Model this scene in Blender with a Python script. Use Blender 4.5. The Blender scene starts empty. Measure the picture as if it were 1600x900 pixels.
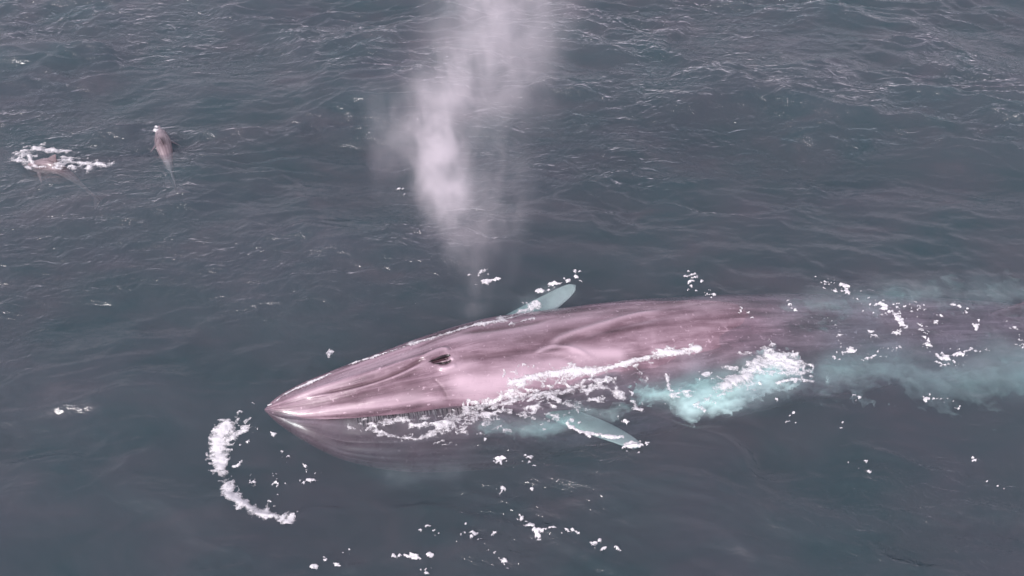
import bpy, bmesh, math, random
import numpy as np
from mathutils import Vector
from mathutils.bvhtree import BVHTree

random.seed(7)
RNG = np.random.default_rng(11)
scene = bpy.context.scene
COL = scene.collection

# ------------------------------------------------------------------ camera
CAM_H, PITCH, HFOV = 11.0, math.radians(45), math.radians(60)
cam_d = bpy.data.cameras.new('camera')
cam = bpy.data.objects.new('camera', cam_d)
COL.objects.link(cam)
cam.location = (0, 0, CAM_H)
cam.rotation_euler = (math.pi / 2 - PITCH, 0, 0)
cam_d.sensor_fit = 'HORIZONTAL'
cam_d.angle = HFOV
cam_d.clip_start = 0.1
cam_d.clip_end = 9000
scene.camera = cam

# ------------------------------------------------------------------ world, sun, exposure
SUN_EL, SUN_AZ = math.radians(33), math.radians(212)      # azimuth clockwise from +Y; light from behind left
world = bpy.data.worlds.new('World')
scene.world = world
world.use_nodes = True
wn, wl = world.node_tree.nodes, world.node_tree.links
wn.clear()
sky = wn.new('ShaderNodeTexSky')
sky.sky_type = 'NISHITA'
sky.sun_disc = False
sky.sun_elevation = SUN_EL
sky.sun_rotation = SUN_AZ
sky.dust_density = 4.0
sky.air_density = 1.0
mixw = wn.new('ShaderNodeMix')
mixw.data_type = 'RGBA'
mixw.inputs[0].default_value = 0.45
mixw.inputs[7].default_value = (8.9, 7.9, 9.1, 1)          # flat overcast, faintly lilac
bg = wn.new('ShaderNodeBackground')
bg.inputs[1].default_value = 0.10
wo = wn.new('ShaderNodeOutputWorld')
hs = wn.new('ShaderNodeHueSaturation')
hs.inputs['Saturation'].default_value = 0.30
hs.inputs['Value'].default_value = 1.25
tint = wn.new('ShaderNodeMix')
tint.data_type = 'RGBA'
tint.blend_type = 'MULTIPLY'
tint.inputs[0].default_value = 1.0
tint.inputs[7].default_value = (1.05, 0.96, 1.06, 1)
wl.new(sky.outputs[0], hs.inputs['Color'])
wl.new(hs.outputs[0], tint.inputs[6])
wl.new(tint.outputs[2], mixw.inputs[6])
wl.new(mixw.outputs[2], bg.inputs[0])
wl.new(bg.outputs[0], wo.inputs[0])
sun_d = bpy.data.lights.new('sun', 'SUN')
sun_d.energy = 1.5
sun_d.angle = math.radians(14)
sun_d.color = (1.0, 0.95, 0.93)
sun = bpy.data.objects.new('sun', sun_d)
COL.objects.link(sun)
sdir = Vector((math.sin(SUN_AZ) * math.cos(SUN_EL), math.cos(SUN_AZ) * math.cos(SUN_EL), math.sin(SUN_EL)))
sun.rotation_euler = sdir.to_track_quat('Z', 'Y').to_euler()
sun.location = sdir * 40
vs = scene.view_settings
vs.view_transform = 'Standard'
vs.look = 'None'
vs.gamma = 1
vs.use_curve_mapping = False
vs.exposure = 0.52
scene.cycles.sample_clamp_indirect = 4.0
scene.cycles.use_denoising = True
scene.cycles.volume_bounces = 3
scene.cycles.diffuse_bounces = 2
scene.cycles.glossy_bounces = 2
scene.cycles.transmission_bounces = 2
scene.cycles.transparent_max_bounces = 16
scene.cycles.max_bounces = 5
scene.cycles.volume_step_rate = 1.0
scene.cycles.caustics_reflective = False
scene.cycles.caustics_refractive = False

# ------------------------------------------------------------------ helpers
FPX = 800 / math.tan(HFOV / 2)
CS, SN = math.cos(PITCH), math.sin(PITCH)


def ray(u, v):
    x, y = (u - 800) / FPX, -(v - 450) / FPX
    return np.array([x, CS + SN * y, -SN + CS * y])


def at(u, v, z=0.0):
    d = ray(u, v)
    return np.array([0, 0, CAM_H]) + d * ((z - CAM_H) / d[2])


def at_y(u, v, Y):
    d = ray(u, v)
    return np.array([0, 0, CAM_H]) + d * (Y / d[1])


TAB = RNG.random((256, 256))


def vnoise(x, y, k=0):
    x = np.asarray(x, float) + 37.7 * k
    y = np.asarray(y, float) + 91.3 * k
    xi, yi = np.floor(x).astype(int), np.floor(y).astype(int)
    fx, fy = x - xi, y - yi
    fx = fx ** 3 * (fx * (fx * 6 - 15) + 10)
    fy = fy ** 3 * (fy * (fy * 6 - 15) + 10)
    a = TAB[xi & 255, yi & 255]; b = TAB[(xi + 1) & 255, yi & 255]
    c = TAB[xi & 255, (yi + 1) & 255]; d = TAB[(xi + 1) & 255, (yi + 1) & 255]
    return (a * (1 - fx) + b * fx) * (1 - fy) + (c * (1 - fx) + d * fx) * fy


def fbm(x, y, k=0, octv=4, g=0.5):
    s, a, t = 0, 1.0, 0
    for i in range(octv):
        ca, sa = math.cos(0.6 * i + .3), math.sin(0.6 * i + .3)
        s = s + a * vnoise((x * ca - y * sa) * 2.03 ** i, (x * sa + y * ca) * 2.03 ** i, k + i * 3)
        t += a
        a *= g
    return s / t


def sstep(a, b, x):
    t = np.clip((np.asarray(x, float) - a) / (b - a), 0, 1)
    return t * t * (3 - 2 * t)


def mono(kx, ky, x):
    """smooth monotone cubic through knots"""
    kx, ky = np.asarray(kx, float), np.asarray(ky, float)
    h = np.diff(kx); d = np.diff(ky) / h
    m = np.zeros_like(kx)
    m[0], m[-1] = d[0], d[-1]
    for i in range(1, len(kx) - 1):
        if d[i - 1] * d[i] > 0:
            w1, w2 = 2 * h[i] + h[i - 1], h[i] + 2 * h[i - 1]
            m[i] = (w1 + w2) / (w1 / d[i - 1] + w2 / d[i])
    x = np.clip(np.asarray(x, float), kx[0], kx[-1])
    i = np.clip(np.searchsorted(kx, x, side='right') - 1, 0, len(h) - 1)
    t = (x - kx[i]) / h[i]
    return ((2 * t ** 3 - 3 * t ** 2 + 1) * ky[i] + (t ** 3 - 2 * t ** 2 + t) * h[i] * m[i]
            + (-2 * t ** 3 + 3 * t ** 2) * ky[i + 1] + (t ** 3 - t ** 2) * h[i] * m[i + 1])


def cat(P, n):
    """Catmull-Rom through points P, n samples"""
    P = np.asarray(P, float)
    Q = np.vstack([2 * P[0] - P[1], P, 2 * P[-1] - P[-2]])
    t = np.linspace(0, len(P) - 1 - 1e-9, n)
    i = t.astype(int); f = (t - i)[:, None]
    a, b, c, d = Q[i], Q[i + 1], Q[i + 2], Q[i + 3]
    return .5 * (2 * b + (c - a) * f + (2 * a - 5 * b + 4 * c - d) * f ** 2 + (3 * b - a - 3 * c + d) * f ** 3)


def seg_dist(P, poly):
    """distance of points P (n,k) to polyline, and position 0..1 along it"""
    poly = np.asarray(poly, float)
    best = np.full(len(P), 1e9); tt = np.zeros(len(P))
    n = len(poly) - 1
    for i in range(n):
        a, b = poly[i], poly[i + 1]
        ab = b - a
        t = np.clip(((P - a) @ ab) / max(ab @ ab, 1e-12), 0, 1)
        d = np.linalg.norm(P - (a + t[:, None] * ab), axis=1)
        m = d < best
        best[m] = d[m]; tt[m] = (i + t[m]) / n
    return best, tt


def mesh_obj(name, V, F, mat=None, parent=None, origin=None, smooth=True):
    V = np.asarray(V, float)
    if parent is not None:
        V = V - np.array(parent.location)
    elif origin is not None:
        V = V - np.asarray(origin, float)
    me = bpy.data.meshes.new(name)
    if isinstance(F, np.ndarray):
        k = F.shape[1]
        me.vertices.add(len(V)); me.vertices.foreach_set('co', V.astype(np.float32).ravel())
        me.loops.add(F.size); me.loops.foreach_set('vertex_index', F.astype(np.int32).ravel())
        me.polygons.add(len(F))
        me.polygons.foreach_set('loop_start', np.arange(0, F.size, k, dtype=np.int32))
        me.update(calc_edges=True)
        me.validate()
    else:
        me.from_pydata(V.tolist(), [], [list(map(int, f)) for f in F])
        me.update()
    if smooth:
        me.polygons.foreach_set('use_smooth', np.ones(len(me.polygons), bool))
    if mat:
        me.materials.append(mat)
    ob = bpy.data.objects.new(name, me)
    COL.objects.link(ob)
    if parent is not None:
        ob.parent = parent
    elif origin is not None:
        ob.location = tuple(origin)
    return ob


def tag(o, label=None, cat_=None, group=None, kind=None):
    if label: o['label'] = label
    if cat_: o['category'] = cat_
    if group: o['group'] = group
    if kind: o['kind'] = kind
    return o


def empty(name, loc):
    o = bpy.data.objects.new(name, None)
    COL.objects.link(o)
    o.location = loc
    o.empty_display_size = .3
    return o


def quads(nr, nc, wrap=False):
    i = np.arange(nr - 1)[:, None]
    j = np.arange(nc if wrap else nc - 1)[None, :]
    j2 = (j + 1) % nc
    return np.stack(np.broadcast_arrays(i * nc + j, i * nc + j2, (i + 1) * nc + j2, (i + 1) * nc + j), -1).reshape(-1, 4)


def new_mat(name):
    m = bpy.data.materials.new(name)
    m.use_nodes = True
    m.node_tree.nodes.clear()
    return m, m.node_tree.nodes, m.node_tree.links


def nd(N, t, **kw):
    n = N.new(t)
    for k, v in kw.items():
        setattr(n, k, v)
    return n


def math_n(N, Lk, op, a, b=None, clamp=False):
    n = N.new('ShaderNodeMath'); n.operation = op; n.use_clamp = clamp
    for i, x in enumerate((a, b)):
        if x is None: continue
        if isinstance(x, (int, float)): n.inputs[i].default_value = x
        else: Lk.new(x, n.inputs[i])
    return n.outputs[0]


def ramp(N, Lk, src, stops):
    n = N.new('ShaderNodeValToRGB')
    e = n.color_ramp.elements
    while len(e) < len(stops): e.new(.5)
    for el, (p, c) in zip(e, stops):
        el.position = p
        el.color = (*c, 1) if len(c) == 3 else c
    Lk.new(src, n.inputs[0])
    return n.outputs[0]


# ------------------------------------------------------------------ materials
def mat_water():
    m, N, Lk = new_mat('sea_water')
    geo = nd(N, 'ShaderNodeNewGeometry')
    mp = nd(N, 'ShaderNodeMapping'); mp.inputs['Scale'].default_value = (0.55, 1.15, 1)
    mp.inputs['Rotation'].default_value = (0, 0, 0.12)
    Lk.new(geo.outputs['Position'], mp.inputs[0])
    n1 = nd(N, 'ShaderNodeTexNoise'); n1.inputs['Scale'].default_value = 4.2; n1.inputs['Detail'].default_value = 3
    n1.inputs['Distortion'].default_value = 0.8; n1.inputs['Roughness'].default_value = 0.6
    Lk.new(mp.outputs[0], n1.inputs['Vector'])
    att = nd(N, 'ShaderNodeAttribute', attribute_name='chop')
    hgt = math_n(N, Lk, 'MULTIPLY', n1.outputs[0], att.outputs['Fac'])
    b = nd(N, 'ShaderNodeBump'); b.inputs['Strength'].default_value = 1.0; b.inputs['Distance'].default_value = 0.09
    Lk.new(hgt, b.inputs['Height'])
    fr = nd(N, 'ShaderNodeFresnel')
    # rays cross the surface unbent, so the same reflectance holds from both sides
    Lk.new(math_n(N, Lk, 'ADD', math_n(N, Lk, 'MULTIPLY', geo.outputs['Backfacing'], .75 - 1.333), 1.333), fr.inputs['IOR'])
    Lk.new(b.outputs[0], fr.inputs['Normal'])
    gl = nd(N, 'ShaderNodeBsdfGlossy'); gl.inputs['Roughness'].default_value = 0.05
    gl.inputs['Color'].default_value = (1, 1, 1, 1)
    Lk.new(b.outputs[0], gl.inputs['Normal'])
    tr = nd(N, 'ShaderNodeBsdfTransparent')
    tn = nd(N, 'ShaderNodeTexNoise'); tn.inputs['Scale'].default_value = .55; tn.inputs['Detail'].default_value = 2
    Lk.new(geo.outputs['Position'], tn.inputs['Vector'])
    Lk.new(ramp(N, Lk, tn.outputs[0], [(.36, (.90, .99, .99)), (.5, (.99, .99, .99)), (.64, (1.0, .96, .99))]), tr.inputs[0])
    mx = nd(N, 'ShaderNodeMixShader')
    df = nd(N, 'ShaderNodeBsdfDiffuse'); df.inputs[0].default_value = (.115, .128, .150, 1)     # murky surface layer as a weak diffuse tint
    dn = nd(N, 'ShaderNodeTexNoise'); dn.inputs['Scale'].default_value = .9; dn.inputs['Detail'].default_value = 6; dn.inputs['Roughness'].default_value = .62
    dn.inputs['Distortion'].default_value = .7
    Lk.new(mp.outputs[0], dn.inputs['Vector'])
    Lk.new(ramp(N, Lk, dn.outputs[0], [(.34, (.075, .155, .170)), (.47, (.140, .190, .215)), (.55, (.165, .195, .225)), (.68, (.25, .235, .27))]), df.inputs[0])
    Lk.new(b.outputs[0], df.inputs['Normal'])
    mu = nd(N, 'ShaderNodeMixShader'); mu.inputs[0].default_value = .13
    Lk.new(tr.outputs[0], mu.inputs[1]); Lk.new(df.outputs[0], mu.inputs[2])
    Lk.new(fr.outputs[0], mx.inputs[0]); Lk.new(mu.outputs[0], mx.inputs[1]); Lk.new(gl.outputs[0], mx.inputs[2])
    sc = nd(N, 'ShaderNodeVolumeScatter'); sc.inputs['Color'].default_value = (0.78, 0.86, 0.97, 1)
    sc.inputs['Density'].default_value = 0.165; sc.inputs['Anisotropy'].default_value = 0.2
    ab = nd(N, 'ShaderNodeVolumeAbsorption'); ab.inputs['Color'].default_value = (0.46, 0.60, 0.64, 1)
    ab.inputs['Density'].default_value = 0.80
    ad = nd(N, 'ShaderNodeAddShader')
    Lk.new(sc.outputs[0], ad.inputs[0]); Lk.new(ab.outputs[0], ad.inputs[1])
    out = nd(N, 'ShaderNodeOutputMaterial')
    Lk.new(mx.outputs[0], out.inputs['Surface']); Lk.new(ad.outputs[0], out.inputs['Volume'])
    return m


def mat_skin(name, base, dark, pale, streak=True, rough=0.34):
    m, N, Lk = new_mat(name)
    at_s = nd(N, 'ShaderNodeAttribute', attribute_name='along')
    at_t = nd(N, 'ShaderNodeAttribute', attribute_name='around')
    at_p = nd(N, 'ShaderNodeAttribute', attribute_name='pale')
    at_d = nd(N, 'ShaderNodeAttribute', attribute_name='dark')
    cb = nd(N, 'ShaderNodeCombineXYZ')
    Lk.new(math_n(N, Lk, 'MULTIPLY', at_s.outputs['Fac'], 0.8), cb.inputs[0])
    Lk.new(math_n(N, Lk, 'MULTIPLY', at_t.outputs['Fac'], 16.0), cb.inputs[1])
    n1 = nd(N, 'ShaderNodeTexNoise'); n1.inputs['Scale'].default_value = 1.0; n1.inputs['Detail'].default_value = 5
    n1.inputs['Distortion'].default_value = .6
    Lk.new(cb.outputs[0], n1.inputs['Vector'])
    geo = nd(N, 'ShaderNodeTexCoord')
    n2 = nd(N, 'ShaderNodeTexNoise'); n2.inputs['Scale'].default_value = 1.6; n2.inputs['Detail'].default_value = 6
    n2.inputs['Roughness'].default_value = .62
    Lk.new(geo.outputs['Object'], n2.inputs['Vector'])
    s = math_n(N, Lk, 'ADD', math_n(N, Lk, 'MULTIPLY', n1.outputs[0], .6), math_n(N, Lk, 'MULTIPLY', n2.outputs[0], .4))
    c = ramp(N, Lk, s, [(.36, dark), (.50, base), (.66, tuple(b * .5 + p * .5 for b, p in zip(base, pale)))])
    mp_ = nd(N, 'ShaderNodeMix', data_type='RGBA')
    Lk.new(at_p.outputs['Fac'], mp_.inputs[0]); Lk.new(c, mp_.inputs[6]); mp_.inputs[7].default_value = (*pale, 1)
    # small pale nicks and fine scratches
    sp = nd(N, 'ShaderNodeTexNoise'); sp.inputs['Scale'].default_value = 15; sp.inputs['Detail'].default_value = 2
    Lk.new(geo.outputs['Object'], sp.inputs['Vector'])
    cb2 = nd(N, 'ShaderNodeCombineXYZ')
    Lk.new(math_n(N, Lk, 'MULTIPLY', at_s.outputs['Fac'], 2.6), cb2.inputs[0])
    Lk.new(math_n(N, Lk, 'ADD', math_n(N, Lk, 'MULTIPLY', at_t.outputs['Fac'], 110.0), math_n(N, Lk, 'MULTIPLY', n2.outputs[0], 6.0)), cb2.inputs[1])
    sc_ = nd(N, 'ShaderNodeTexNoise'); sc_.inputs['Scale'].default_value = 1.0; sc_.inputs['Detail'].default_value = 3
    Lk.new(cb2.outputs[0], sc_.inputs['Vector'])
    mk = math_n(N, Lk, 'MAXIMUM', ramp(N, Lk, sp.outputs[0], [(.66, (0,) * 3), (.74, (.7,) * 3)]), ramp(N, Lk, sc_.outputs[0], [(.60, (0,) * 3), (.78, (.6,) * 3)]))
    mk2 = nd(N, 'ShaderNodeMix', data_type='RGBA')
    Lk.new(mk, mk2.inputs[0]); Lk.new(mp_.outputs[2], mk2.inputs[6]); mk2.inputs[7].default_value = (*pale, 1)
    mp_ = mk2
    md = nd(N, 'ShaderNodeMix', data_type='RGBA')
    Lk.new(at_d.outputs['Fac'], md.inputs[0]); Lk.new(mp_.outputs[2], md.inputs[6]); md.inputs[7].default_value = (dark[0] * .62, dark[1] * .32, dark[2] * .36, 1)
    bs = nd(N, 'ShaderNodeBsdfPrincipled')
    Lk.new(md.outputs[2], bs.inputs['Base Color'])
    n3 = nd(N, 'ShaderNodeTexNoise'); n3.inputs['Scale'].default_value = 7; n3.inputs['Detail'].default_value = 4
    Lk.new(geo.outputs['Object'], n3.inputs['Vector'])
    rr = ramp(N, Lk, n3.outputs[0], [(.35, (rough - .12,) * 3), (.7, (rough + .14,) * 3)])
    Lk.new(rr, bs.inputs['Roughness'])
    bs.inputs['Specular IOR Level'].default_value = .5
    bs.inputs['Coat Weight'].default_value = .45
    bs.inputs['Coat Roughness'].default_value = .12
    bp = nd(N, 'ShaderNodeBump'); bp.inputs['Strength'].default_value = .35; bp.inputs['Distance'].default_value = .03
    hs = math_n(N, Lk, 'ADD', n1.outputs[0], math_n(N, Lk, 'MULTIPLY', n3.outputs[0], .5))
    Lk.new(hs, bp.inputs['Height'])
    Lk.new(bp.outputs[0], bs.inputs['Normal'])
    out = nd(N, 'ShaderNodeOutputMaterial')
    Lk.new(bs.outputs[0], out.inputs['Surface'])
    return m


def mat_simple(name, col, rough=.4, spec=.5, var=.25, scale=6):
    m, N, Lk = new_mat(name)
    tc = nd(N, 'ShaderNodeTexCoord')
    n = nd(N, 'ShaderNodeTexNoise'); n.inputs['Scale'].default_value = scale; n.inputs['Detail'].default_value = 5
    Lk.new(tc.outputs['Object'], n.inputs['Vector'])
    c = ramp(N, Lk, n.outputs[0], [(.3, tuple(x * (1 - var) for x in col)), (.7, tuple(min(1, x * (1 + var)) for x in col))])
    bs = nd(N, 'ShaderNodeBsdfPrincipled')
    Lk.new(c, bs.inputs['Base Color'])
    bs.inputs['Roughness'].default_value = rough
    bs.inputs['Specular IOR Level'].default_value = spec
    bp = nd(N, 'ShaderNodeBump'); bp.inputs['Strength'].default_value = .3; bp.inputs['Distance'].default_value = .02
    Lk.new(n.outputs[0], bp.inputs['Height']); Lk.new(bp.outputs[0], bs.inputs['Normal'])
    out = nd(N, 'ShaderNodeOutputMaterial')
    Lk.new(bs.outputs[0], out.inputs['Surface'])
    return m


def mat_foam():
    m, N, Lk = new_mat('sea_foam')
    tc = nd(N, 'ShaderNodeNewGeometry')
    n = nd(N, 'ShaderNodeTexNoise'); n.inputs['Scale'].default_value = 26; n.inputs['Detail'].default_value = 4
    Lk.new(tc.outputs['Position'], n.inputs['Vector'])
    c = ramp(N, Lk, n.outputs[0], [(.3, (.74, .76, .78)), (.6, (.86, .86, .87))])
    bs = nd(N, 'ShaderNodeBsdfPrincipled')
    Lk.new(c, bs.inputs['Base Color'])
    bs.inputs['Roughness'].default_value = .35
    bs.inputs['Coat Weight'].default_value = .3
    tl = nd(N, 'ShaderNodeBsdfTranslucent'); Lk.new(c, tl.inputs[0])
    mx = nd(N, 'ShaderNodeMixShader'); mx.inputs[0].default_value = .2
    Lk.new(bs.outputs[0], mx.inputs[1]); Lk.new(tl.outputs[0], mx.inputs[2])
    bp = nd(N, 'ShaderNodeBump'); bp.inputs['Strength'].default_value = .5; bp.inputs['Distance'].default_value = .02
    Lk.new(n.outputs[0], bp.inputs['Height']); Lk.new(bp.outputs[0], bs.inputs['Normal'])
    th = nd(N, 'ShaderNodeAttribute', attribute_name='thick')
    n2 = nd(N, 'ShaderNodeTexNoise'); n2.inputs['Scale'].default_value = 42; n2.inputs['Detail'].default_value = 3
    Lk.new(tc.outputs['Position'], n2.inputs['Vector'])
    al = math_n(N, Lk, 'ADD', math_n(N, Lk, 'MULTIPLY', th.outputs['Fac'], 1.9), math_n(N, Lk, 'MULTIPLY', math_n(N, Lk, 'SUBTRACT', n2.outputs[0], .5), 1.7))
    al = math_n(N, Lk, 'ADD', al, .12, clamp=True)
    tp = nd(N, 'ShaderNodeBsdfTransparent')
    m2 = nd(N, 'ShaderNodeMixShader')
    Lk.new(al, m2.inputs[0]); Lk.new(tp.outputs[0], m2.inputs[1]); Lk.new(mx.outputs[0], m2.inputs[2])
    out = nd(N, 'ShaderNodeOutputMaterial')
    Lk.new(m2.outputs[0], out.inputs['Surface'])
    return m


M_WATER = mat_water()
M_WHALE = mat_skin('whale_skin', (.190, .122, .152), (.070, .040, .053), (.60, .46, .53), rough=.34)
M_FIN = mat_simple('pale_flipper_skin', (.42, .56, .53), .4, var=.2, scale=2.5)
M_BALEEN = mat_simple('baleen', (.27, .21, .23), .5, var=.45, scale=9)
M_HOLE = mat_simple('blowhole_shade', (.012, .008, .010), .35)  # near-black slit lenses stand in for the shade inside the openings
M_DOLPHIN = mat_skin('dolphin_skin', (.22, .175, .19), (.11, .085, .095), (.52, .45, .47))
M_FOAM = mat_foam()


def mat_milk():
    m, N, Lk = new_mat('bubble_milk')
    tc = nd(N, 'ShaderNodeNewGeometry')
    n = nd(N, 'ShaderNodeTexNoise'); n.inputs['Scale'].default_value = 4; n.inputs['Detail'].default_value = 5
    Lk.new(tc.outputs['Position'], n.inputs['Vector'])
    bs = nd(N, 'ShaderNodeBsdfDiffuse'); bs.inputs[0].default_value = (.66, .96, .91, 1)
    th = nd(N, 'ShaderNodeAttribute', attribute_name='thick')
    al = math_n(N, Lk, 'ADD', math_n(N, Lk, 'MULTIPLY', th.outputs['Fac'], 1.15), math_n(N, Lk, 'MULTIPLY', math_n(N, Lk, 'SUBTRACT', n.outputs[0], .5), .35))
    al = math_n(N, Lk, 'MINIMUM', math_n(N, Lk, 'MAXIMUM', al, 0.0), .92)
    tp = nd(N, 'ShaderNodeBsdfTransparent'); m2 = nd(N, 'ShaderNodeMixShader')
    Lk.new(al, m2.inputs[0]); Lk.new(tp.outputs[0], m2.inputs[1]); Lk.new(bs.outputs[0], m2.inputs[2])
    out = nd(N, 'ShaderNodeOutputMaterial'); Lk.new(m2.outputs[0], out.inputs['Surface'])
    return m


M_MILK = mat_milk()

# ------------------------------------------------------------------ whale spine and girth (needed by the sea for its slick)
AX = np.array([(-3.82, 8.36), (-2.75, 8.62), (-1.6, 8.93), (.35, 9.56), (1.6, 9.86), (3.2, 10.16), (4.8, 10.46), (6.6, 10.70),
               (8.5, 10.88), (10.5, 11.0), (13.2, 11.05)])
AXD = cat(AX, 800)
AXS = np.concatenate([[0], np.cumsum(np.linalg.norm(np.diff(AXD, axis=0), axis=1))])
WL = AXS[-1]


def axis(s):
    s = np.asarray(s, float)
    p = np.stack([np.interp(s, AXS, AXD[:, 0]), np.interp(s, AXS, AXD[:, 1])], -1)
    q = np.stack([np.interp(s + .05, AXS, AXD[:, 0]) - np.interp(s - .05, AXS, AXD[:, 0]),
                  np.interp(s + .05, AXS, AXD[:, 1]) - np.interp(s - .05, AXS, AXD[:, 1])], -1)
    q /= np.linalg.norm(q, axis=-1, keepdims=True)
    return p, q


# ------------------------------------------------------------------ sea
def calm(x, y):
    """1 = open chop, small = slick beside the whale"""
    P = np.stack([np.ravel(x), np.ravel(y)], -1)
    d, _ = seg_dist(P, AXD[::80])
    c = sstep(.8, 2.6, d).reshape(np.shape(x))
    near = sstep(10.5, 16.5, np.asarray(y, float) + 1.5 * (fbm(np.asarray(x) * .25, np.asarray(y) * .25, 50, 2) - .5))
    return (.34 + .66 * c) * (.70 + .30 * near)


WAVES = []
for i in range(46):
    lam = .55 * (9.0 / .55) ** ((i + RNG.random()) / 46)
    th = math.pi / 2 + RNG.normal(0, .42) - .06
    WAVES.append((2 * math.pi / lam, th, RNG.random() * 6.283, .0046 * lam ** 1.05))


def sea_h(x, y, c=None):
    x = np.asarray(x, float); y = np.asarray(y, float)
    if c is None: c = calm(x, y)
    wx = x + .5 * (fbm(x * .6, y * .6, 21, 2) - .5) * 2
    wy = y + .3 * (fbm(x * .6, y * .6, 27, 2) - .5) * 2
    h = np.zeros_like(x)
    for k, th, ph, a in WAVES:
        w = np.sin(k * (wx * math.cos(th) + wy * math.sin(th)) + ph)
        amp = a * (1.0 if k < 2.2 else 1.0)
        h += amp * (c if k > 1.6 else .4 + .6 * c) * (2 * ((w + 1) / 2) ** 1.5 - .9)
    grp = sstep(.40, .60, fbm(x * .28, y * .45, 40, 3))
    # broken short crests
    for kk, (rot, sx, sy, A) in enumerate(((.32, .36, 1.15, .095), (-.30, .36, 1.2, .095), (.22, .70, 2.3, .075), (-.24, .70, 2.4, .075), (.02, 1.4, 4.4, .036))):
        cr, sr = math.cos(rot), math.sin(rot)
        xr, yr = wx * cr + wy * sr, -wx * sr + wy * cr
        n = fbm(xr * sx, yr * sy, 60 + kk * 7, 2)
        r = 1 - np.abs(2 * n - 1) * 1.9
        lr = sstep(-6, 6, x + 2.0 * (fbm(x * .1, y * .1, 55, 2) - .5))
        side_w = (1.3 - .8 * lr) if kk in (0, 2) else (.5 + .8 * lr) if kk in (1, 3) else 1.0
        h += A * side_w * (c ** 1.35 if kk < 2 else c ** 1.6) * (.20 + .80 * grp) * np.clip(r, 0, 1) ** 1.5
    P = np.stack([np.ravel(x), np.ravel(y)], -1)
    d, _ = seg_dist(P, AXD[60:640:60])
    lap = np.exp(-(d / 1.9) ** 2).reshape(x.shape)
    return h + .02 + lap * (.02 + .15 * (fbm(x * 1.0, y * 1.5, 83, 3) - .5) + .11 * (fbm(x * 2.2, y * 4.2, 88, 3) - .5))


def build_sea():
    core = .038
    xs = np.arange(-16, 16 + core / 2, core)
    ys = np.arange(4.2, 25.2, core)
    g = np.cumsum(core * 1.16 ** np.arange(1, 62))
    xs = np.concatenate([xs[0] - g[::-1], xs, xs[-1] + g])
    ys = np.concatenate([ys[0] - g[::-1], ys, ys[-1] + g])
    X, Y = np.meshgrid(xs, ys)
    c = calm(X, Y)
    fade = (1 - sstep(18, 60, np.abs(X))) * (1 - sstep(28, 70, Y)) * (1 - sstep(6, 50, -Y))
    Z = sea_h(X, Y, c) * fade
    V = np.stack([X, Y, Z], -1).reshape(-1, 3)
    nr, nc = X.shape
    F = quads(nr, nc)
    # closed body of water: walls and bed far down
    cor = np.array([0, nc - 1, nr * nc - 1, (nr - 1) * nc])
    low = V[cor].copy(); low[:, 2] = -14
    n0 = len(V); m = 4
    V = np.vstack([V, low])
    W = np.array([[cor[(k + 1) % 4], cor[k], n0 + k, n0 + (k + 1) % 4] for k in range(4)] + [[n0 + 3, n0 + 2, n0 + 1, n0]])
    F = np.vstack([F, W])
    ob = mesh_obj('sea', V, F, M_WATER)
    me = ob.data
    a = me.attributes.new('chop', 'FLOAT', 'POINT')
    patch = (.35 + .65 * c) * (.45 + .85 * sstep(.38, .64, fbm(X * .3, Y * .4, 77, 3)))
    a.data.foreach_set('value', np.concatenate([patch.ravel(), np.ones(m)]).astype(np.float32))
    tag(ob, kind='structure')
    return ob


build_sea()

# ------------------------------------------------------------------ whale
ROLL = lambda s: np.radians(mono([0, 2, 4, 7, 10, 18], [5, 5, 2, 0, 0, 0], s))
SK = [0, .12, .4, 1.0, 1.7, 2.4, 3.0, 3.6, 4.6, 6.0, 7.5, 9.0, 11, 13, 15, 16.3, 17.6]
W_UP = [.01, .12, .27, .43, .56, .665, .77, .92, 1.17, 1.17, 1.10, 1.03, .88, .62, .30, .15, .05]
W_LO = [.012, .16, .42, .82, 1.08, 1.24, 1.31, 1.33, 1.31, 1.24, 1.14, 1.05, .88, .62, .30, .15, .05]
Z_T = [.00, .07, .16, .30, .42, .53, .58, .53, .36, .27, .14, -.11, -.36, -.56, -.80, -.90, -.98]
Z_C = [-.03, -.03, -.02, .00, .02, .02, -.04, -.26, -.85, -.90, -.90, -.96, -1.02, -1.05, -1.04, -1.03, -1.02]
Z_B = [-.06, -.22, -.50, -.95, -1.30, -1.55, -1.72, -1.86, -2.0, -2.05, -2.0, -1.9, -1.76, -1.62, -1.36, -1.22, -1.12]


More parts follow.
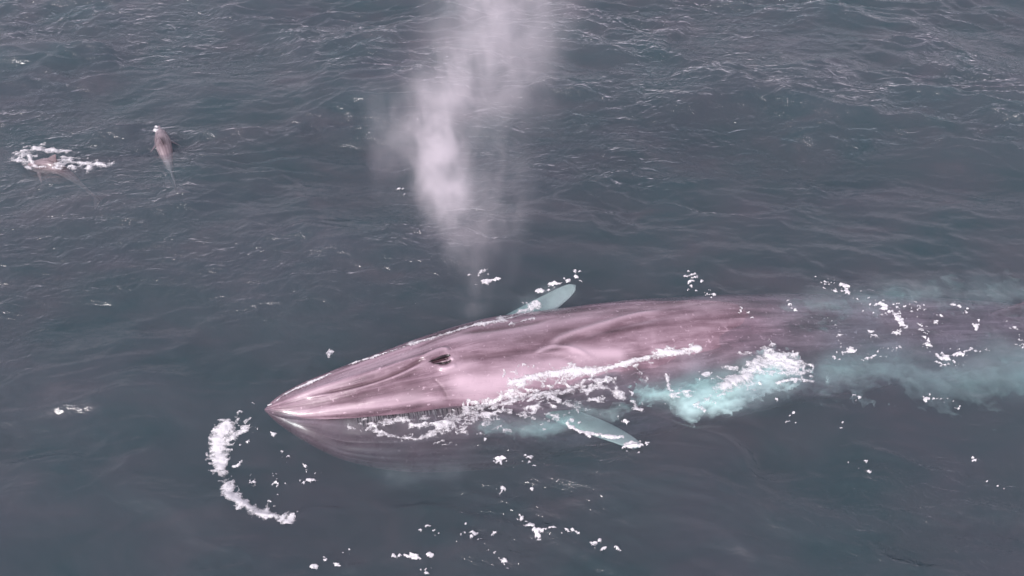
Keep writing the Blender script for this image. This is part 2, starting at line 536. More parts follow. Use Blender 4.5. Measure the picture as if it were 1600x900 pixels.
def whale_pt(s, a, side):
    """s along, a angle from the back (0) to the belly (pi), side -1 near the camera / +1 far"""
    s, a, side = np.broadcast_arrays(np.asarray(s, float), a, side)
    wu, wl_, zt, zc, zb = (mono(SK, q, s) for q in (W_UP, W_LO, Z_T, Z_C, Z_B))
    head = 1 - sstep(3.0, 4.0, s)
    sa, ca = np.abs(np.sin(a)), np.cos(a)
    nu = 2 - .25 * head * sstep(.2, 1.0, s)
    e = 2 / nu
    up = a < math.pi / 2
    wsel = wu + (wl_ - wu) * sstep(math.radians(90), math.radians(100), a)
    lat = np.where(up, wu * sa ** e, wsel * sa)
    z = np.where(up, zc + (zt - zc) * np.abs(ca) ** e, zc + (zb - zc) * np.abs(ca) ** .95)
    # swollen throat pouch: widest well below the lips
    wq = np.maximum(wl_, wu * 1.04)
    zq = zc - .42 * (zc - zb)
    wq = wq * (1 - .22 * (side > 0) * sstep(.1, .8, s))
    wq = np.maximum(wq, wu * 1.04)
    f0 = np.arcsin(np.clip(wu / wq, 0, .96))
    fi = f0 + (math.pi - f0) * np.clip((a - math.pi / 2) / (math.pi / 2), 0, 1)
    h_up = (zc - zq) / np.maximum(np.cos(f0), .2)
    lat_h = wq * np.sin(fi)
    z_h = np.where(fi < math.pi / 2, zq + h_up * np.cos(fi), zq + (zq - zb) * np.cos(fi))
    hb = 1 - sstep(3.4, 4.8, s)
    lat = np.where(up, lat, lat * (1 - hb) + lat_h * hb)
    z = np.where(up, z, z * (1 - hb) + z_h * hb)
    # mouth line: upper lip overhangs, groove, lower lip
    da = np.degrees(a) - 91
    g = head * sstep(.5, 1.2, s)
    lat = lat - g * .20 * np.exp(-(da / 3.0) ** 2) + g * .05 * np.exp(-((da - 9) / 3.0) ** 2)
    z = z - g * .15 * sstep(1, 6, da) * (1 - sstep(14, 60, da))
    # throat pleats
    pl = sstep(100, 112, np.degrees(a)) * (1 - sstep(7.5, 9.5, s)) * sstep(.6, 1.4, s)
    lat = lat * (1 + .012 * pl * np.sin(np.degrees(a) * 1.1))
    # rostrum: median ridge and hollow beside it
    rr = (1 - sstep(2.55, 2.95, s)) * sstep(.15, .7, s)
    z = z + rr * (.035 * np.exp(-(lat / .055) ** 2) - .030 * np.exp(-((lat - .17 - .03 * s) / .10) ** 2))
    rl = ROLL(s)
    o = side * lat
    oo = o * np.cos(rl) - (z - zc) * np.sin(rl)
    zz = zc + o * np.sin(rl) + (z - zc) * np.cos(rl)
    p, q = axis(s)
    n = np.stack([-q[..., 1], q[..., 0]], -1)          # +n points away from the camera
    xy = p + n * oo[..., None]
    return np.concatenate([xy, zz[..., None]], -1)


S_ = np.concatenate([np.linspace(0, .3, 16)[:-1] ** 1.0, np.arange(.3, 9.5, .024), np.arange(9.5, WL, .09), [WL]])
half = np.radians(np.concatenate([np.linspace(0, 80, 60)[:-1], np.linspace(80, 102, 30)[:-1], np.linspace(102, 180, 40)]))
A_ = np.concatenate([half, half[-2:0:-1]])
SD_ = np.concatenate([-np.ones(len(half)), np.ones(len(half) - 2)])
NR, NC = len(S_), len(A_)
WV = whale_pt(S_[:, None], A_[None, :], SD_[None, :]).reshape(-1, 3)
WF = quads(NR, NC, True)
w_along = np.repeat(S_, NC)
w_around = np.tile(SD_ * A_ / math.pi, NR)
BVH0 = BVHTree.FromPolygons(WV.tolist(), WF.tolist())


def on_whale(u, v):
    d = Vector(ray(u, v)).normalized()
    hit = BVH0.ray_cast(Vector((0, 0, CAM_H)), d)
    return np.array(hit[0]) if hit[0] is not None else at(u, v, .3)


# vertex normals of the plain body
g3 = WV.reshape(NR, NC, 3)
du = np.roll(g3, -1, 1) - np.roll(g3, 1, 1)
dv = np.gradient(g3, axis=0)
nrm = np.cross(du, dv).reshape(-1, 3)
nrm /= np.maximum(np.linalg.norm(nrm, axis=1, keepdims=True), 1e-9)
if (nrm[(w_along > 4) & (w_along < 6) & (np.abs(w_around) < .05)][:, 2]).mean() < 0: nrm = -nrm
upper = (np.abs(w_around) < .62) & (w_along < 9)
pale = np.zeros(len(WV)); dark = np.zeros(len(WV)); disp = np.zeros(len(WV))
IDX = np.where(upper)[0]


def stroke(pix, width, amp=0., pal=0., drk=0., taper=True):
    P3 = np.array([on_whale(*p) for p in cat(pix, max(8, 6 * len(pix)))])
    d, t = seg_dist(WV[IDX], P3)
    f = np.exp(-(d / width) ** 2)
    if taper: f = f * np.clip(np.minimum(t, 1 - t) * 6 + .12, 0, 1)
    disp[IDX] += amp * f
    pale[IDX] = np.maximum(pale[IDX], pal * f)
    dark[IDX] = np.maximum(dark[IDX], drk * f)


# folds and ridges of the back; crests painted lit, furrows painted shaded
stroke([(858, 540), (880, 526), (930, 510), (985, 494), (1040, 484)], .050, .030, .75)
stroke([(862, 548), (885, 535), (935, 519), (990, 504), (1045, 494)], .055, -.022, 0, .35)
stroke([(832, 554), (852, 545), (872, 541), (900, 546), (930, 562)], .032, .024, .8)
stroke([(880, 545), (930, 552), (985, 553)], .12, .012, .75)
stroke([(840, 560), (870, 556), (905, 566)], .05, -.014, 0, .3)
# ridge and furrow forward from the blowholes, crest light and furrow shade painted in
stroke([(672, 562), (630, 583), (575, 602), (520, 614), (480, 621)], .026, .024, .5)
stroke([(678, 552), (640, 572), (600, 591), (540, 608), (490, 617)], .030, -.034, 0, .75)
stroke([(660, 574), (620, 592), (560, 612)], .03, -.018, 0, .4)
# raised guard round the nostrils, with painted highlights and shaded recesses
stroke([(655, 566), (672, 553), (690, 546), (703, 547)], .038, .040, .5)
stroke([(684, 575), (700, 575), (713, 570)], .034, .030, .75)
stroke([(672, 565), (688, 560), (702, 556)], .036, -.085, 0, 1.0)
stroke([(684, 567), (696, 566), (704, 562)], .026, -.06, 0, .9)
stroke([(703, 560), (709, 560)], .018, .02, .9)  # small highlight beside the opening, painted as pale skin
stroke([(712, 560), (760, 556), (830, 548)], .07, -.014, 0, .45)
# tone of the head: light top of the snout, darker band under the ridge
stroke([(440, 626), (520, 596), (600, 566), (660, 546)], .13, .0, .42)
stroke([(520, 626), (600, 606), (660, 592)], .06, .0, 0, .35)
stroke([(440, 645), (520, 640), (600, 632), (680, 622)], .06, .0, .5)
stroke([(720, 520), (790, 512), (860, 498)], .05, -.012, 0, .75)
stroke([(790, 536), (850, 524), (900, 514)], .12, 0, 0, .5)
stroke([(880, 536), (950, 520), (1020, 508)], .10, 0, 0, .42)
# pale blaze sweeping back from the head, cheek creases painted shaded, near flank lit
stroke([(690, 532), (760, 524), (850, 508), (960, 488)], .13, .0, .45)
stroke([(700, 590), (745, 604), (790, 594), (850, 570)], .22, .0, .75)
stroke([(560, 630), (640, 622), (700, 628)], .08, .012, .45)
stroke([(470, 642), (560, 622), (640, 606)], .07, -.012, 0, .25)
stroke([(676, 590), (690, 606), (700, 624)], .014, -.010, 0, .35)
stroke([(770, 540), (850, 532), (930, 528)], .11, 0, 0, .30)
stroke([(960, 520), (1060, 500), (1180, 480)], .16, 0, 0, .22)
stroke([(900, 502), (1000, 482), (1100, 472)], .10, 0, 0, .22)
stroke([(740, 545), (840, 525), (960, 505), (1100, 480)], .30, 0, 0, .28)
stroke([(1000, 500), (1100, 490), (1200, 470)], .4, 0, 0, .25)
stroke([(720, 610), (800, 585), (880, 565), (1000, 545)], .17, 0, .6)  # near flank lightened, its sunlit look put into the skin colour
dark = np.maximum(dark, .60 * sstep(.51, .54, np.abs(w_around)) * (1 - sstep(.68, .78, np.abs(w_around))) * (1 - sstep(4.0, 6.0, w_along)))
# paler belly and lower jaw
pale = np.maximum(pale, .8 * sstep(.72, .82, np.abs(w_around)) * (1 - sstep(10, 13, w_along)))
dark = np.maximum(dark, .95 * np.exp(-((np.abs(w_around) * 180 - 91) / 3.2) ** 2) * (1 - sstep(3.0, 3.5, w_along)) * sstep(.6, 1.2, w_along))  # mouth groove darkened, the upper lip's shadow painted in
disp += .018 * (fbm(w_along * 1.1, w_around * 5, 3, 3) - .5) * sstep(.5, 1.5, w_along)
WV2 = WV + nrm * disp[:, None]

whale = empty('whale', (.0, 9.2, -1.9))
tag(whale, 'huge pinkish grey whale swimming left, back and head above water', 'whale')
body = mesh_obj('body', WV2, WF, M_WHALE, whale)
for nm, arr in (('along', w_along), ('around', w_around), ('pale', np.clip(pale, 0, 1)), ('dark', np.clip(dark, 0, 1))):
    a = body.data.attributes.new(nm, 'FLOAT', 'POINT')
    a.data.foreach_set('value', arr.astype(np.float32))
BVH = BVHTree.FromPolygons(WV2.tolist(), WF.tolist())


def nostril(pix, w, skew=1.0):
    pts = []
    for p in cat(pix, 14):
        d = Vector(ray(*p)).normalized()
        h = BVH.ray_cast(Vector((0, 0, CAM_H)), d)
        pts.append((np.array(h[0]), np.array(h[1])))
    V, nr = [], len(pts)
    for i, (p, n) in enumerate(pts):
        t = pts[min(i + 1, nr - 1)][0] - pts[max(i - 1, 0)][0]; t /= np.linalg.norm(t)
        b = np.cross(n, t); r = w * math.sin(math.pi * ((i + .35) / (nr - .3)) ** skew) ** .8
        for k in range(8):
            an = k * math.pi / 4
            V.append(p + b * r * math.cos(an) + n * (.012 * math.sin(an) * math.sin(math.pi * (i + .35) / (nr - .3)) + .003))
    F = [tuple(f) for f in quads(nr, 8, True)] + [tuple(range(8)), tuple(range((nr - 1) * 8, nr * 8))]
    return mesh_obj('blowhole', V, F, M_HOLE, whale)


nostril([(668, 566), (682, 561), (694, 557), (704, 555)], .034, 1.5)
nostril([(676, 569), (688, 568), (698, 567), (705, 563)], .026, 1.5)


def flipper(root, tip, bow, chord, z0, z1, thick, mat, roll=0.0, name='flipper'):
    root = np.array([*root, z0]); tip = np.array([*tip, z1])
    ax = tip - root; L = np.linalg.norm(ax[:2]); e = ax / np.linalg.norm(ax)
    c = np.array([-e[1], e[0], 0]); c /= np.linalg.norm(c)
    n = np.cross(e, c)
    if n[2] < 0: n = -n
    c2 = c * math.cos(roll) + n * math.sin(roll); n2 = np.cross(e, c2)
    V = []; nt, nk = 26, 20
    for i in range(nt):
        t = i / (nt - 1)
        w = chord * mono([0, .25, .5, .8, .95, 1], [.75, 1, .97, .74, .45, .05], t)
        h = thick * (1 - t) ** .6 + .006
        mid = root + ax * t + c2 * bow * math.sin(math.pi * t)
        for k in range(nk):
            an = 2 * math.pi * k / nk
            V.append(mid + c2 * w * .5 * math.cos(an) + n2 * h * .5 * math.sin(an) * (1 - .35 * math.cos(an)))
    F = [tuple(f) for f in quads(nt, nk, True)] + [tuple(range(nk)), tuple(range((nt - 1) * nk, nt * nk))]
    return mesh_obj(name, V, F, mat, whale)


fl = flipper((.62, 8.62), tuple(at(1002, 692)[:2]), .05, .42, -.40, -.11, .12, M_FIN, roll=-.22)
tag(fl, 'pale flipper trailing through the water on the near side')
fr_ = flipper((-.40, 10.20), tuple(at(900, 438)[:2]), -.05, .44, -.34, -.12, .12, M_FIN, roll=.10)
tag(fr_, 'pale flipper just under the surface on the far side')


def baleen():
    V, F = [], []
    for s in np.arange(1.30, 3.10, .026):
        s = s + random.uniform(-.012, .012)
        if random.random() < .25: continue
        e = whale_pt(s, math.radians(86.5), -1.0).ravel()
        p, q = axis(s)
        out = np.array([q[1], -q[0], 0]); al = np.array([q[0], q[1], 0])
        hgt = .23 * math.sin(math.pi * (s - 1.1) / 2.2) ** .6 * random.uniform(.45, 1.1)
        top = e - out * .03 - np.array([0, 0, .035])
        bot = e + out * .10 - np.array([0, 0, .035 + hgt]) + al * random.uniform(-.03, .03)
        i = len(V)
        w = al * random.uniform(.004, .013)
        V += [top - w - out * .05, top + w - out * .05, top + w + out * .02, top - w + out * .02,
              bot - w * .6 - out * .05, bot + w * .6 - out * .05, bot + w * .6, bot - w * .6]
        F += [(i, i + 1, i + 2, i + 3), (i + 4, i + 7, i + 6, i + 5), (i, i + 4, i + 5, i + 1), (i + 1, i + 5, i + 6, i + 2),
              (i + 2, i + 6, i + 7, i + 3), (i + 3, i + 7, i + 4, i)]
    o = mesh_obj('baleen', V, F, M_BALEEN, whale, smooth=False)
    return tag(o, 'fringe of pale baleen plates along the open mouth', kind='stuff')


baleen()


def whale_fins():
    # back fin and tail flukes: far back along the submerged tail
    p, q = axis(12.9); zt = float(mono(SK, Z_T, 12.9))
    V, nk = [], 14
    for i in range(10):
        t = i / 9
        mid = np.array([p[0] + q[0] * .42 * t, p[1] + q[1] * .42 * t, zt - .05 + .38 * t])
        w = .75 * (1 - t) ** .8 + .04
        for k in range(nk):
            an = 2 * math.pi * k / nk
            V.append(mid + np.array([q[0], q[1], 0]) * w * .5 * math.cos(an) + np.array([-q[1], q[0], 0]) * (.07 * (1 - t) + .008) * math.sin(an))
    F = [tuple(f) for f in quads(10, nk, True)] + [tuple(range(nk)), tuple(range(9 * nk, 10 * nk))]
    mesh_obj('dorsal_fin', V, F, M_WHALE, whale)
    p, q = axis(17.3)
    for sgn in (-1, 1):
        n = np.array([-q[1], q[0], 0]) * sgn; al = np.array([q[0], q[1], 0])
        V = []
        for i in range(14):
            t = i / 13
            mid = np.array([p[0], p[1], -1.07]) + n * 1.9 * t + al * (.1 + .75 * t ** 1.4)
            w = .95 * (1 - t) ** .75 + .03
            for k in range(nk):
                an = 2 * math.pi * k / nk
                V.append(mid + al * w * .5 * math.cos(an) + np.array([0, 0, 1]) * (.10 * (1 - t) + .008) * math.sin(an))
        F = [tuple(f) for f in quads(14, nk, True)] + [tuple(range(nk)), tuple(range(13 * nk, 14 * nk))]
        mesh_obj('fluke', V, F, M_WHALE, whale)


whale_fins()


# ------------------------------------------------------------------ dolphins
def dolphin(label, nose, tail, z_nose, z_mid, z_tail, k=0):
    """body arched between nose and tail; fins and flukes are its parts"""
    nose = np.array([*nose[:2], z_nose]); tail = np.array([*tail[:2], z_tail])
    mid = (nose + tail) / 2; mid[2] = z_mid
    C = cat([nose, nose * .72 + tail * .28 + np.array([0, 0, (z_mid - (z_nose * .72 + z_tail * .28)) * .75]), mid,
             nose * .28 + tail * .72 + np.array([0, 0, (z_mid - (z_nose * .28 + z_tail * .72)) * .6]), tail], 60)
    L = np.linalg.norm(tail - nose)
    root = empty('dolphin', tuple(mid))
    tag(root, label, 'dolphin', 'dolphins swimming beyond the whale')
    t = np.linspace(0, 1, 60)
    R = L * mono([0, .02, .06, .09, .13, .2, .35, .5, .7, .85, .95, 1], [.004, .013, .018, .028, .05, .074, .092, .088, .058, .028, .014, .006], t)
    V, nk = [], 24
    T = np.gradient(C, axis=0); T /= np.linalg.norm(T, axis=1, keepdims=True)
    Sd = np.cross(T, [0, 0, 1]); Sd /= np.linalg.norm(Sd, axis=1, keepdims=True)
    U = np.cross(Sd, T)
    al, ar, pa = [], [], []
    for i in range(60):
        fl_ = .7 if t[i] > .8 else 1
        for j in range(nk):
            an = 2 * math.pi * j / nk
            V.append(C[i] + Sd[i] * R[i] * .92 * fl_ * math.cos(an) + U[i] * R[i] * 1.08 * math.sin(an))
            al.append(t[i] * L * 2); ar.append(abs(math.sin(an)) * .5)
            pa.append(max(0, min(1, .75 * (.15 - math.sin(an)) * 2)))
    F = [tuple(f) for f in quads(60, nk, True)] + [tuple(range(nk)), tuple(range(59 * nk, 60 * nk))]
    b = mesh_obj('body', V, F, M_DOLPHIN, root)
    for nm, arr in (('along', al), ('around', ar), ('pale', pa), ('dark', [0] * len(al))):
        a_ = b.data.attributes.new(nm, 'FLOAT', 'POINT'); a_.data.foreach_set('value', np.array(arr, np.float32))

    def fin(name, i0, dirn, length, chord, sweep):
        base = C[i0] + dirn * R[i0] * .7
        V = []
        nn = np.cross(dirn, T[i0]); nn /= np.linalg.norm(nn)
        for i in range(9):
            q = i / 8
            m_ = base + dirn * length * q + T[i0] * sweep * q ** 1.3
            w = chord * ((1 - q) ** .8 + .05)
            for k_ in range(10):
                an = 2 * math.pi * k_ / 10
                V.append(m_ + T[i0] * w * .5 * math.cos(an) + nn * (.022 * (1 - q) + .003) * math.sin(an))
        F = [tuple(f) for f in quads(9, 10, True)] + [tuple(range(10)), tuple(range(80, 90))]
        o = mesh_obj(name, V, F, M_DOLPHIN, root)
        return o
    fin('dorsal_fin', 29, U[29], .17 * L / 1.9 + .09, .24, .13)
    for sg in (-1, 1):
        d = Sd[15] * sg * .85 - U[15] * .5; d /= np.linalg.norm(d)
        fin('flipper', 15, d, .26, .13, .14)
        fin('fluke', 58, Sd[58] * sg, .24, .16, .10)
    return root


D1n, D1t = at(32, 252), at(136, 268)
D2n, D2t = at(246, 190), at(266, 268)
dolphin('dolphin breaking the surface in a splash of white foam', D1n, D1t, -.08, .01, -.75, 1)
dolphin('greyish pink dolphin gliding just under the surface, heading away', D2n, D2t, -.10, -.05, -.55, 2)

# ------------------------------------------------------------------ foam
def on_surface(u, v):
    d = Vector(ray(u, v)).normalized()
    h = BVH.ray_cast(Vector((0, 0, CAM_H)), d)
    if h[0] is not None and h[0].z > 0.02: return np.array(h[0])
    return at(u, v)


def foam(name, label, strokes, res=.014, height=.05, grain=1.0, thr=.5, noise=1.0, kind='stuff', lift=0.0, ride=True, seed=0, hole=1.0, zoff=0.0, mat=None, cat_='foam', solid=1.0):
    """strokes: (pixel polyline, width_px at each end or (w0,w1), strength)"""
    W = []
    for pix, wpx, st in strokes:
        C = np.array([on_surface(*p) if ride else at(*p) for p in cat(pix, max(6, 5 * len(pix)))])
        c0 = np.array(pix[len(pix) // 2], float)
        mpp = np.linalg.norm(at(c0[0] + 1, c0[1])[:2] - at(*c0)[:2])
        wv = np.array(wpx if isinstance(wpx, tuple) else (wpx, wpx)) * mpp
        sh = sea_h(C[:, 0], C[:, 1])
        C[:, 2] = np.maximum(C[:, 2], sh) if ride else sh
        W.append((C, wv, st))
    allp = np.vstack([w[0] for w in W])[:, :2]; mw = max(w[1].max() for w in W) * 2.0 + .05
    lo, hi = allp.min(0) - mw, allp.max(0) + mw
    xs, ys = np.arange(lo[0], hi[0], res), np.arange(lo[1], hi[1], res)
    X, Y = np.meshgrid(xs, ys)
    P = np.stack([X.ravel(), Y.ravel()], -1)
    rough = np.zeros(len(P), bool)
    for C, wv, st in W:
        d, t = seg_dist(P, C[:, :2])
        rough |= d < wv.max() * 2.9
    z0 = sea_h(X, Y).ravel()
    if ride:
        for i in np.where(rough)[0]:
            h = BVH.ray_cast(Vector((P[i, 0], P[i, 1], 3)), Vector((0, 0, -1)))
            if h[0] is not None and h[0].z > z0[i]: z0[i] = h[0].z
    Q3 = np.column_stack([P, z0])
    py = P[:, 1] + (z0 if ride else 0)            # pattern coordinate that climbs with the surface
    env = np.zeros(len(P))
    for C, wv, st in W:
        d, t = seg_dist(Q3, C)
        w = (wv[0] + (wv[1] - wv[0]) * t) * (.45 + 1.1 * fbm(P[:, 0] * 2.6, py * 2.6, 200 + seed, 2))
        env = np.maximum(env, st * np.clip(1.0 - (d / (w * 1.9)), 0, 1))
    k = 100 + seed * 11
    wx = P[:, 0] + .12 * (fbm(P[:, 0] * 5, py * 5, k, 2) - .5)
    wy = py + .12 * (fbm(P[:, 0] * 5, py * 5, k + 4, 2) - .5)
    n = .58 * fbm(wx * 5 * grain, wy * 8 * grain, k + 9, 3) + .42 * fbm(wx * 15 * grain, wy * 19 * grain, k + 15, 3)
    n = (n - .5) * 2.6 * noise
    lace = 1 - np.abs(2 * fbm(wx * 9, wy * 9, k + 21, 2) - 1) * 5
    val = env * 1.02 + n * 1.05 * (1.1 - env * .72) + .30 * np.clip(lace, -.6, 1) * (1.1 - env) - thr
    val = np.where(env > .01, val, -1)
    keep_pt = (val > -.06).reshape(X.shape)
    lump = fbm(P[:, 0] * 13, py * 13, k + 30, 3)
    hgt = .45 * height * np.clip(val, -.3, .8) * (.5 + 1.1 * lump) + .004 * np.sign(val)
    z = z0 + hgt + lift * np.clip(val, 0, 1) + zoff
    kq = keep_pt[:-1, :-1] & keep_pt[1:, :-1] & keep_pt[:-1, 1:] & keep_pt[1:, 1:]
    F = quads(*X.shape)[kq.ravel()]
    used = np.unique(F)
    if len(used) == 0:
        print('EMPTY FOAM', name, label); return None
    re = np.zeros(len(P), int); re[used] = np.arange(len(used))
    V = np.stack([P[:, 0], P[:, 1], z], -1)[used]
    org = V.mean(0)
    ob = mesh_obj(name, V, re[F], mat or M_FOAM, origin=org)
    ob.data.attributes.new('thick', 'FLOAT', 'POINT').data.foreach_set('value', (val[used] * solid).astype(np.float32))
    tag(ob, label, cat_, kind=kind)
    return ob


def flecks(name, label, strokes, res=.012, height=.05, seed=0, dens=1.0, size=1.0, ride=True, zoff=0.0, **_):
    """beads of foam strewn along strokes"""
    rg = np.random.default_rng(500 + seed)
    B = []
    for pix, wpx, st in strokes:
        c = cat(pix, 24)
        L = np.linalg.norm(np.diff(c, axis=0), axis=1).sum()
        w = max(wpx) if isinstance(wpx, tuple) else wpx
        n = max(2, int((L + w) / 5.5 * st * st * (6.0 if st < .84 else 3.6) * dens))
        for _i in range(n):
            f = rg.random() * 23; i = int(f); q = c[i] + (c[min(i + 1, 23)] - c[i]) * (f - i)
            q = q + rg.normal(0, .55, 2) * w * (1.2 - .75 * (st > .84))
            r = 1.2 * math.exp(rg.normal(0, .45)) * size * (1.1 if st > .84 else 1)
            p = (on_surface(*q) if ride else at(*q))[:2]; mpp = abs(at(q[0] + 1, q[1])[0] - at(*q)[0])
            B.append((p, r * mpp, rg.uniform(1, 2.6), rg.normal(.1, .5)))
    ctr = np.array([b[0] for b in B]); mr = max(b[1] * b[2] for b in B) * 2.2
    lo, hi = ctr.min(0) - mr, ctr.max(0) + mr
    xs, ys = np.arange(lo[0], hi[0], res), np.arange(lo[1], hi[1], res)
    val = np.zeros((len(ys), len(xs)))
    for p, r, asp, an in B:
        R = r * asp * 2.2
        i0, i1 = np.searchsorted(xs, (p[0] - R, p[0] + R)); j0, j1 = np.searchsorted(ys, (p[1] - R, p[1] + R))
        X, Y = np.meshgrid(xs[i0:i1] - p[0], ys[j0:j1] - p[1])
        X = X + .25 * r * np.sin(Y / r * 1.7 + p[0] * 9)
        a_, b_ = X * math.cos(an) + Y * math.sin(an), -X * math.sin(an) + Y * math.cos(an)
        val[j0:j1, i0:i1] += np.exp(-.9 * ((a_ / (r * asp)) ** 2 + (b_ / r) ** 2))
    X, Y = np.meshgrid(xs, ys)
    val = np.clip(val, 0, 1.2) - .52 + .95 * (fbm(X * 26, Y * 26, 300 + seed, 3) - .5) * (val > .05)
    keep = val > -.07
    kq = keep[:-1, :-1] & keep[1:, :-1] & keep[:-1, 1:] & keep[1:, 1:]
    F = quads(*X.shape)[kq.ravel()]
    used = np.unique(F)
    re = np.zeros(X.size, int); re[used] = np.arange(len(used))
    x, y, v = X.ravel()[used], Y.ravel()[used], val.ravel()[used]
    z0 = sea_h(x, y)
    if ride:
        for i in range(len(x)):
            h = BVH.ray_cast(Vector((x[i], y[i], 3)), Vector((0, 0, -1)))
            if h[0] is not None and h[0].z > z0[i]: z0[i] = h[0].z
    V = np.stack([x, y, z0 + height * v + .003 * np.sign(v) + zoff], -1)
    ob = mesh_obj(name, V, re[F], M_FOAM, origin=V.mean(0))
    ob.data.attributes.new('thick', 'FLOAT', 'POINT').data.foreach_set('value', v.astype(np.float32))
    return tag(ob, label, 'foam', kind='stuff')


foam('foam_arc', 'bright white foam arc curling ahead of the snout',
     [([(352, 668), (340, 690), (344, 720), (352, 742)], (12, 11), 1.35),
      ([(352, 745), (358, 770), (378, 782), (405, 796), (432, 805)], (13, 8), 1.35),
      ([(355, 690), (368, 680), (384, 672)], 7, .95),
      ([(350, 668), (366, 655), (384, 645)], 9, .62), ([(395, 778), (430, 792), (455, 803)], 8, .55)], seed=1, height=.09)
flecks('foam_flecks', 'scattered foam rings on the water inside the foam arc',
     [([(390, 668), (402, 676)], 6, .72), ([(422, 676), (430, 682)], 5, .9), ([(440, 708), (462, 716), (490, 730), (490, 745), (470, 750)], 6, .62),
      ([(425, 738), (435, 748), (450, 752)], 9, .66), ([(385, 738), (394, 746), (386, 756)], 5, .72), ([(356, 718), (376, 722)], 5, .75),
      ([(432, 762), (446, 768)], 5, .6), ([(376, 694), (394, 692)], 5, .7)], seed=2, height=.05, grain=1.3)
foam('foam_wash', 'thick white foam washing along the near flank of the whale',
     [([(800, 598), (850, 586), (900, 580), (950, 576), (1000, 561), (1050, 551), (1094, 544)], (13, 5), 1.05),
      ([(690, 668), (720, 650), (760, 634), (800, 612), (830, 596)], (11, 12), .82),
      ([(770, 638), (830, 622), (880, 614), (940, 608), (975, 622)], (11, 8), .88),
      ([(856, 618), (880, 632), (915, 640)], 8, .75), ([(945, 575), (948, 600)], 4, .85), ([(980, 622), (1000, 640)], 6, .6),
      ([(992, 572), (1010, 590)], 6, .66), ([(860, 640), (960, 650)], 10, .45), ([(700, 672), (780, 652), (860, 634), (940, 624)], 22, .56), ([(850, 602), (960, 592)], 14, .5)], seed=3, height=.08)
foam('foam_lip', 'white foam and water spilling through the baleen at the mouth',
     [([(545, 668), (580, 672), (620, 682), (655, 686), (680, 672), (700, 658)], (5, 9), .92),
      ([(560, 662), (600, 660), (640, 657), (690, 651)], 7, .82), ([(700, 664), (740, 652), (790, 640)], (12, 10), .74),
      ([(640, 664), (665, 668)], 7, .8)], seed=4, height=.07)
foam('foam_crest_and_glint', 'line of white foam and imitated rim reflection along the far edge of the whale head',
     [([(640, 538), (690, 524), (740, 509), (790, 499), (830, 487)], (5, 9), .95), ([(780, 498), (812, 489), (838, 480)], 9, 1.0),
      ([(422, 634), (450, 614), (490, 596), (522, 582)], 2.5, .95), ([(545, 570), (590, 556), (632, 542)], 3, .9), ([(514, 562), (518, 552)], 4, .75), ([(800, 506), (830, 498)], 5, .7)], seed=5, height=.09)  # thin snout strokes imitate the wet reflective rim with foam
foam('foam_splash', 'round bright white splash behind the near flipper',
     [([(1130, 612), (1165, 590), (1195, 572), (1225, 578)], (14, 26), 1.0), ([(1050, 618), (1100, 606), (1150, 590)], 15, .52), ([(1180, 556), (1230, 562)], 12, .6),
      ([(1216, 604), (1240, 600), (1266, 604)], 5, .95), ([(1090, 634), (1130, 622), (1180, 604)], 12, .56), ([(1225, 582), (1246, 592)], 9, .7), ([(1042, 590), (1046, 612), (1052, 614)], 4, .82)], seed=6, height=.11)
flecks('foam_trail', 'trail of small foam flecks above the submerged tail',
     [([(1275, 445), (1305, 458), (1345, 470)], (11, 9), .66), ([(1305, 452), (1325, 458)], 7, .80), ([(1345, 476), (1395, 488), (1440, 486)], (13, 12), .64),
      ([(1365, 482), (1390, 492), (1412, 516)], 4, .80), ([(1408, 522), (1392, 532)], 5, .75), ([(1430, 512), (1445, 534), (1443, 560)], 6, .80),
      ([(1455, 505), (1470, 506)], 6, .82), ([(1486, 480), (1515, 496)], 6, .62), ([(1340, 575), (1380, 560), (1400, 552)], 6, .62), ([(1320, 555), (1330, 560)], 6, .75),
      ([(1466, 566), (1490, 560), (1545, 550)], 7, .72), ([(1465, 572), (1495, 575)], 6, .58), ([(1522, 508), (1527, 520)], 4, .8),
      ([(1580, 500), (1590, 530), (1600, 545)], 8, .62), ([(1298, 500), (1310, 540), (1300, 572)], 5, .55), ([(1350, 520), (1370, 540)], 6, .58)],
     seed=7, height=.04, dens=1.5, size=.85)
flecks('foam_flecks', 'cluster of white flecks beyond the middle of the back',
     [([(1062, 436), (1074, 444), (1086, 455)], 9, .72), ([(1080, 432), (1092, 448)], 6, .7), ([(1098, 458), (1114, 468)], 4, .72)], seed=8, grain=1.4)
flecks('foam_flecks', 'tiny spurt of foam over the sinking back',
     [([(1229, 478), (1232, 486), (1240, 494)], 6, .85), ([(1155, 478), (1160, 490), (1168, 497)], 4, .66)], seed=9, grain=1.4)
flecks('foam_flecks', 'white flecks round the tip of the far flipper',
     [([(838, 448), (842, 456), (850, 452)], 5, .85), ([(884, 440), (888, 446)], 5, .95), ([(892, 432), (908, 437)], 5, .82), ([(856, 452), (880, 446)], 5, .6)], seed=10, grain=1.3)
flecks('foam_flecks', 'short white foam dashes below the blow',
     [([(752, 447), (766, 443), (782, 441)], 5, .95), ([(728, 440), (758, 434)], 4, .55), ([(740, 452), (750, 450)], 4, .5)], seed=11, grain=1.2)
flecks('foam_flecks', 'foam curls round the tip of the near flipper',
     [([(884, 666), (906, 680), (940, 686), (978, 692)], 4, .92), ([(990, 700), (1008, 702), (1010, 710)], 6, .72), ([(972, 708), (1000, 714)], 5, .7),
      ([(965, 656), (978, 664)], 6, .75), ([(980, 696), (995, 704)], 4, .8)], seed=12, grain=1.2)
